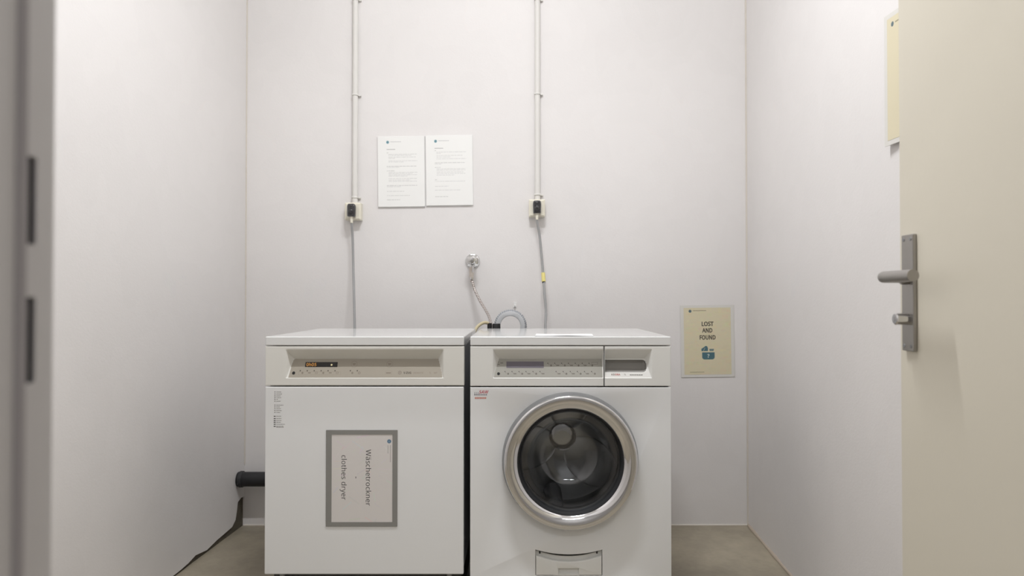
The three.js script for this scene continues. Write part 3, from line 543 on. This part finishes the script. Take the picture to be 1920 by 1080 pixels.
// conduits, sockets, power leads
for (const [pc, pcl, sx0, sx1, sy0, sy1, pxp, lead, who, other] of [
  [667.5, [2, 180, 371], 648.5, 678.5, 380.5, 413, 0, [[659.5, 413, 0.07], [660.3, 424, 0.06], [661, 440, 0.05], [662.5, 500, 0.06], [664, 560, 0.1], [665.3, 620, 0.14], [666, 700, 0.18], [667, 800, 0.2]], 'dryer', 'notice boards'],
  [1007.5, [2, 178, 366], 991.5, 1021.5, 374.5, 407, 0, [[1007.8, 407, 0.07], [1009, 420, 0.06], [1011.5, 440, 0.05], [1015.5, 480, 0.055], [1019, 520, 0.07], [1021, 550, 0.09], [1023.6, 583, 0.11], [1022.5, 615, 0.14], [1022, 700, 0.18], [1022, 800, 0.2]], 'washer', 'tap']]) {
  const s = F / ZW, cx = wp(pc, 200).x, yb = wp(pc, sy0 + 1).y, r = 0.0115;
  const box0 = wp(sx0, (sy0 + sy1) / 2, 0.02), box1 = wp(sx1, (sy0 + sy1) / 2, 0.02), bt = wp(pc, sy0, 0.03).y, bb = wp(pc, sy1, 0.03).y;
  const cd = thing('cable_conduit', `pale plastic conduit running up the wall above the ${who} socket`, 'conduit', V(cx, bt, -ZW), 'cable conduits on the back wall');
  part(cd, 'pipe', sweep([V(cx, bt + 0.0005, -ZW + r + 0.003), V(cx, (bt + H) / 2, -ZW + r + 0.003), V(cx, H - 0.001, -ZW + r + 0.003)], r, 30, 24), M.conduit);
  for (const py of pcl) {
    const y = wp(pc, py).y;
    part(cd, 'clip', [new THREE.TorusGeometry(r + 0.0012, 0.0022, 8, 32).scale(1, 1, 2).rotateX(Math.PI / 2).translate(cx, y, -ZW + r + 0.003), rbox(cx + r, cx + r + 0.012, y - 0.004, y + 0.004, -ZW + 0.0002, -ZW + 0.012, 0.0015, 2), rbox(cx - 0.007, cx + 0.007, y - 0.004, y + 0.004, -ZW + 0.0002, -ZW + 0.004, 0.001, 2)], M.conduit, 'pale plastic pipe clip');
  }
  const sb = thing('wall_socket', `cream surface socket box feeding the ${who}, below its conduit`, 'socket', V((box0.x + box1.x) / 2, bb, -ZW), 'sockets on the back wall');
  part(sb, 'box', rbox(box0.x, box1.x, bb, bt, -ZW + 0.0003, -ZW + 0.042, 0.004, 4), M.cream);
  part(sb, 'cover', rbox(box0.x + 0.004, box1.x - 0.004, bb + 0.004, bt - 0.004, -ZW + 0.04, -ZW + 0.0455, 0.0025, 3), M.cream);
  const k = (box0.x + box1.x) / 2, ky = (bt + bb) / 2 + 0.0015, z = -ZW + 0.046;
  const ld = thing('power_lead', who === 'dryer' ? 'grey mains lead with black plug hanging straight down behind the dryer' : 'grey mains lead with black plug and yellow tag, behind the washer', 'power lead', V(k, ky, z), 'mains leads of the machines');
  const ps = new THREE.Shape(), hw = 0.0175, hh = 0.027;
  ps.moveTo(k - hw * 0.78, ky - hh); ps.lineTo(k + hw * 0.78, ky - hh); ps.quadraticCurveTo(k + hw * 0.92, ky - hh, k + hw * 0.93, ky - hh * 0.8); ps.lineTo(k + hw, ky + hh * 0.45); ps.quadraticCurveTo(k + hw * 0.98, ky + hh, k + hw * 0.45, ky + hh); ps.lineTo(k - hw * 0.45, ky + hh); ps.quadraticCurveTo(k - hw * 0.98, ky + hh, k - hw, ky + hh * 0.45); ps.lineTo(k - hw * 0.93, ky - hh * 0.8); ps.quadraticCurveTo(k - hw * 0.92, ky - hh, k - hw * 0.78, ky - hh);
  const pg = new THREE.ExtrudeGeometry(ps, { depth: 0.016, bevelEnabled: true, bevelThickness: 0.009, bevelSize: 0.006, bevelOffset: -0.006, bevelSegments: 6, curveSegments: 12 }).translate(0, 0, z + 0.009);
  const pm = part(ld, 'plug', toCreasedNormals(pg, 0.9), M.plug, 'glossy black plug');
  part(pm, 'grip', [new THREE.SphereGeometry(0.011, 24, 16).scale(1, 1.15, 0.55).translate(k, ky - 0.006, z + 0.033), new THREE.SphereGeometry(0.008, 24, 16).scale(1.2, 0.7, 0.6).translate(k, ky + 0.017, z + 0.031)], M.plug);
  part(pm, 'cord_sleeve', latheY([[0.0052, -0.026], [0.0065, -0.004], [0.0065, 0.006]], V(k, ky - hh, z + 0.017), 20), M.cream, 'short pale sleeve');
  const pts = [V(k, ky - hh - 0.006, z + 0.017), V(k, ky - hh - 0.03, z + 0.014), ...lead.slice(2).map(([a, b, o]) => wp(a, b, o))];
  part(ld, 'cord', sweep(pts, 0.0052, 200, 14), M.cable, 'grey round cord');
  if (who === 'washer') { const a = wp(1018.3, 511.5, 0.067), b = wp(1019.4, 528, 0.074); part(ld, 'tag', sweep([a, a.clone().lerp(b, 0.5), b], 0.0082, 8, 16), M.yellow, 'pale yellow tape tag'); const e = wp(1019.6, 531, 0.0755); part(ld, 'tag_ring', sweep([b, b.clone().lerp(e, 0.5), e], 0.0062, 4, 14), M.rubber, 'dark ring below the tag'); }
}
// tap and hoses
{
  const c = wp(885.5, 489, 0.03), t = thing('water_tap', 'round chrome water tap on the wall above the machines', 'tap', V(c.x, c.y, -ZW));
  const o = V(c.x, c.y, -ZW);
  part(t, 'wall_rosette', latheZ([[0, 0.001], [0.031, 0.001], [0.0315, 0.004], [0.029, 0.009], [0.02, 0.013], [0.0145, 0.014], [0.0145, 0.04]], o, 48), M.chrome, 'chrome wall rosette');
  part(t, 'body', [latheZ([[0.0145, 0.03], [0.0165, 0.034], [0.0165, 0.058], [0.0145, 0.062]], o, 40), latheY([[0, -0.012], [0.0095, -0.012], [0.0095, -0.05], [0, -0.05]].reverse(), V(c.x - 0.001, c.y, -ZW + 0.046), 24)], M.chrome);
  const kn = []; for (let i = 0; i <= 96; i++) { const a = i / 96 * Math.PI * 2, r = 0.0195 + 0.0022 * Math.cos(a * 5); kn.push(new THREE.Vector2(Math.cos(a) * r, Math.sin(a) * r)); }
  part(t, 'knob', toCreasedNormals(new THREE.ExtrudeGeometry(new THREE.Shape(kn), { depth: 0.012, bevelEnabled: true, bevelThickness: 0.006, bevelSize: 0.005, bevelOffset: -0.004, bevelSegments: 5 }).translate(c.x, c.y + 0.001, -ZW + 0.066), 0.8), M.chrome, 'lobed chrome turning knob');
  part(t, 'outlet', [latheY([[0, -0.034], [0.0105, -0.034], [0.0105, 0], [0, 0]], V(c.x - 0.002, c.y - 0.028, -ZW + 0.046), 6), latheY([[0, -0.01], [0.0085, -0.01], [0.0085, 0], [0, 0]], V(c.x - 0.002, c.y - 0.061, -ZW + 0.046), 20)], M.nipple, 'dull metal outlet nut');
  const sx = c.x - 0.002, sy = c.y - 0.068, sz = -ZW + 0.046;
  const bt = canvasTex(128, 64, (x, W, Hh) => { x.fillStyle = '#b9b0ab'; x.fillRect(0, 0, W, Hh); x.lineWidth = 7; for (let i = -2; i < 10; i++) { x.strokeStyle = i % 2 ? '#2c2422' : '#e2ddd8'; x.beginPath(); x.moveTo(i * 32 - 64, 0); x.lineTo(i * 32, Hh); x.stroke(); x.strokeStyle = i % 3 ? '#e8e4df' : '#7a4f4b'; x.beginPath(); x.moveTo(i * 32, 0); x.lineTo(i * 32 - 64, Hh); x.stroke(); } });
  bt.wrapS = bt.wrapT = THREE.RepeatWrapping; bt.repeat.set(28, 2);
  const h = thing('inlet_hose', 'braided steel inlet hose hanging from the tap', 'hose', V(sx, sy, sz));
  part(h, 'braid', sweep([V(sx, sy, sz), V(sx + 0.001, sy - 0.02, sz), ...[[885.5, 528, 0.05], [890, 543, 0.06], [899, 562, 0.09], [909, 579, 0.13], [917, 594, 0.19], [921, 612, 0.25], [922, 640, 0.29], [921, 700, 0.3]].map(([a, b, q]) => wp(a, b, q))], 0.0058, 200, 14), std({ map: bt, roughness: 0.35, metalness: 0.6, bumpMap: bt, bumpScale: 0.0006 }), 'braided steel jacket');
  part(h, 'ferrule', latheY([[0, -0.012], [0.0072, -0.012], [0.0072, 0.003], [0, 0.003]], V(sx, sy, sz), 20), M.chrome, 'crimped metal ferrule');
}
{
  const Zu = 2.93, s = F / Zu, c = P(957, 611, Zu), R = 25.5 / s;
  const t = thing('drain_hose', 'grey corrugated drain hose bent in a U above the washing machine back', 'hose', V(c.x, c.y - 0.5, c.z));
  const pts = [V(c.x - R, c.y - 0.35, c.z), V(c.x - R, c.y - 0.15, c.z), V(c.x - R, c.y - 0.03, c.z)]; for (let i = 0; i <= 12; i++) { const a = Math.PI - i / 12 * Math.PI; pts.push(V(c.x + Math.cos(a) * R, c.y + Math.sin(a) * R, c.z)); }
  pts.push(V(c.x + R, c.y - 0.03, c.z), V(c.x + R + 0.004, c.y - 0.2, c.z), V(c.x + R + 0.006, c.y - 0.5, c.z));
  part(t, 'hose', sweep(pts, (u) => 0.0108 + 0.0011 * Math.sin(u * 900), 700, 20), M.hoseDark, 'grey corrugated hose');
  const arc = new THREE.Shape(); arc.absarc(c.x, c.y, R + 0.004, -0.25, Math.PI + 0.25, false); arc.absarc(c.x, c.y, R - 0.0145, Math.PI + 0.25, -0.25, true);
  part(t, 'hose_guide', toCreasedNormals(extrude(arc, 0.018, 0.002, c.z + 0.0135, 48), 0.6), M.hoseGrey, 'light grey plastic U guide');
  const hk = wp(965.5, 571.5, 0.004), w = thing('wall_hook', 'tiny clear wall hook above the U-bent drain hose', 'hook', V(hk.x, hk.y, -ZW));
  part(w, 'hook', [rbox(hk.x - 0.006, hk.x + 0.006, hk.y - 0.012, hk.y + 0.012, -ZW + 0.0003, -ZW + 0.003, 0.001, 2), sweep([V(hk.x, hk.y - 0.008, -ZW + 0.002), V(hk.x, hk.y - 0.009, -ZW + 0.012), V(hk.x, hk.y - 0.001, -ZW + 0.017)], 0.0025, 16, 10)], M.paper);
  // hose end pieces behind the worktop
  const a = P(918, 611, 2.9), b = P(931, 611, 2.9);
  const k1 = thing('hose_coupling', 'black hose coupling behind the braided hose', 'coupling', V(a.x, a.y - 0.08, a.z), 'black hose couplings');
  part(k1, 'body', latheY([[0, -0.09], [0.009, -0.09], [0.009, 0.008], [0.0075, 0.011], [0, 0.011]], a, 24), M.black);
  const k2 = thing('hose_coupling', 'black hose coupling at the foot of the U-bent drain hose', 'coupling', V(b.x, b.y - 0.08, b.z), 'black hose couplings');
  part(k2, 'body', latheY([[0, -0.09], [0.0155, -0.09], [0.0155, 0.006], [0.014, 0.009], [0, 0.009]], V(b.x, b.y, b.z + 0.012), 28), M.black);
  const g = thing('beige_hose', 'thin beige hose arching up beside the braided hose', 'hose', V(P(890, 630, 2.86).x, 0.6, -2.86));
  part(g, 'hose', sweep([P(884, 660, 2.86), P(888, 630, 2.86), P(893, 616, 2.87), P(900, 608.5, 2.88), P(908, 605, 2.89), P(916, 606, 2.9)], 0.0062, 60, 14), M.beige);
}
// black drain pipe low in the left corner
{
  const Zp = ZW - 0.062, c = P(480, 898.5, Zp), x1 = -0.35, t = thing('drain_pipe', 'black plastic drain pipe entering the left wall behind the dryer', 'pipe', V(XL, c.y, c.z));
  part(t, 'pipe', sweep([V(XL - 0.02, c.y, c.z), V(-0.8, c.y, c.z), V(x1, c.y, c.z)], 0.0305, 20, 36), M.pipe);
  part(t, 'collar', latheX([[0.031, -0.012], [0.0335, -0.01], [0.034, 0.002], [0.031, 0.004]], V(XL + 0.008, c.y, c.z), 40), M.rubber, 'dark wall collar');
}
renderer.render(scene, camera);
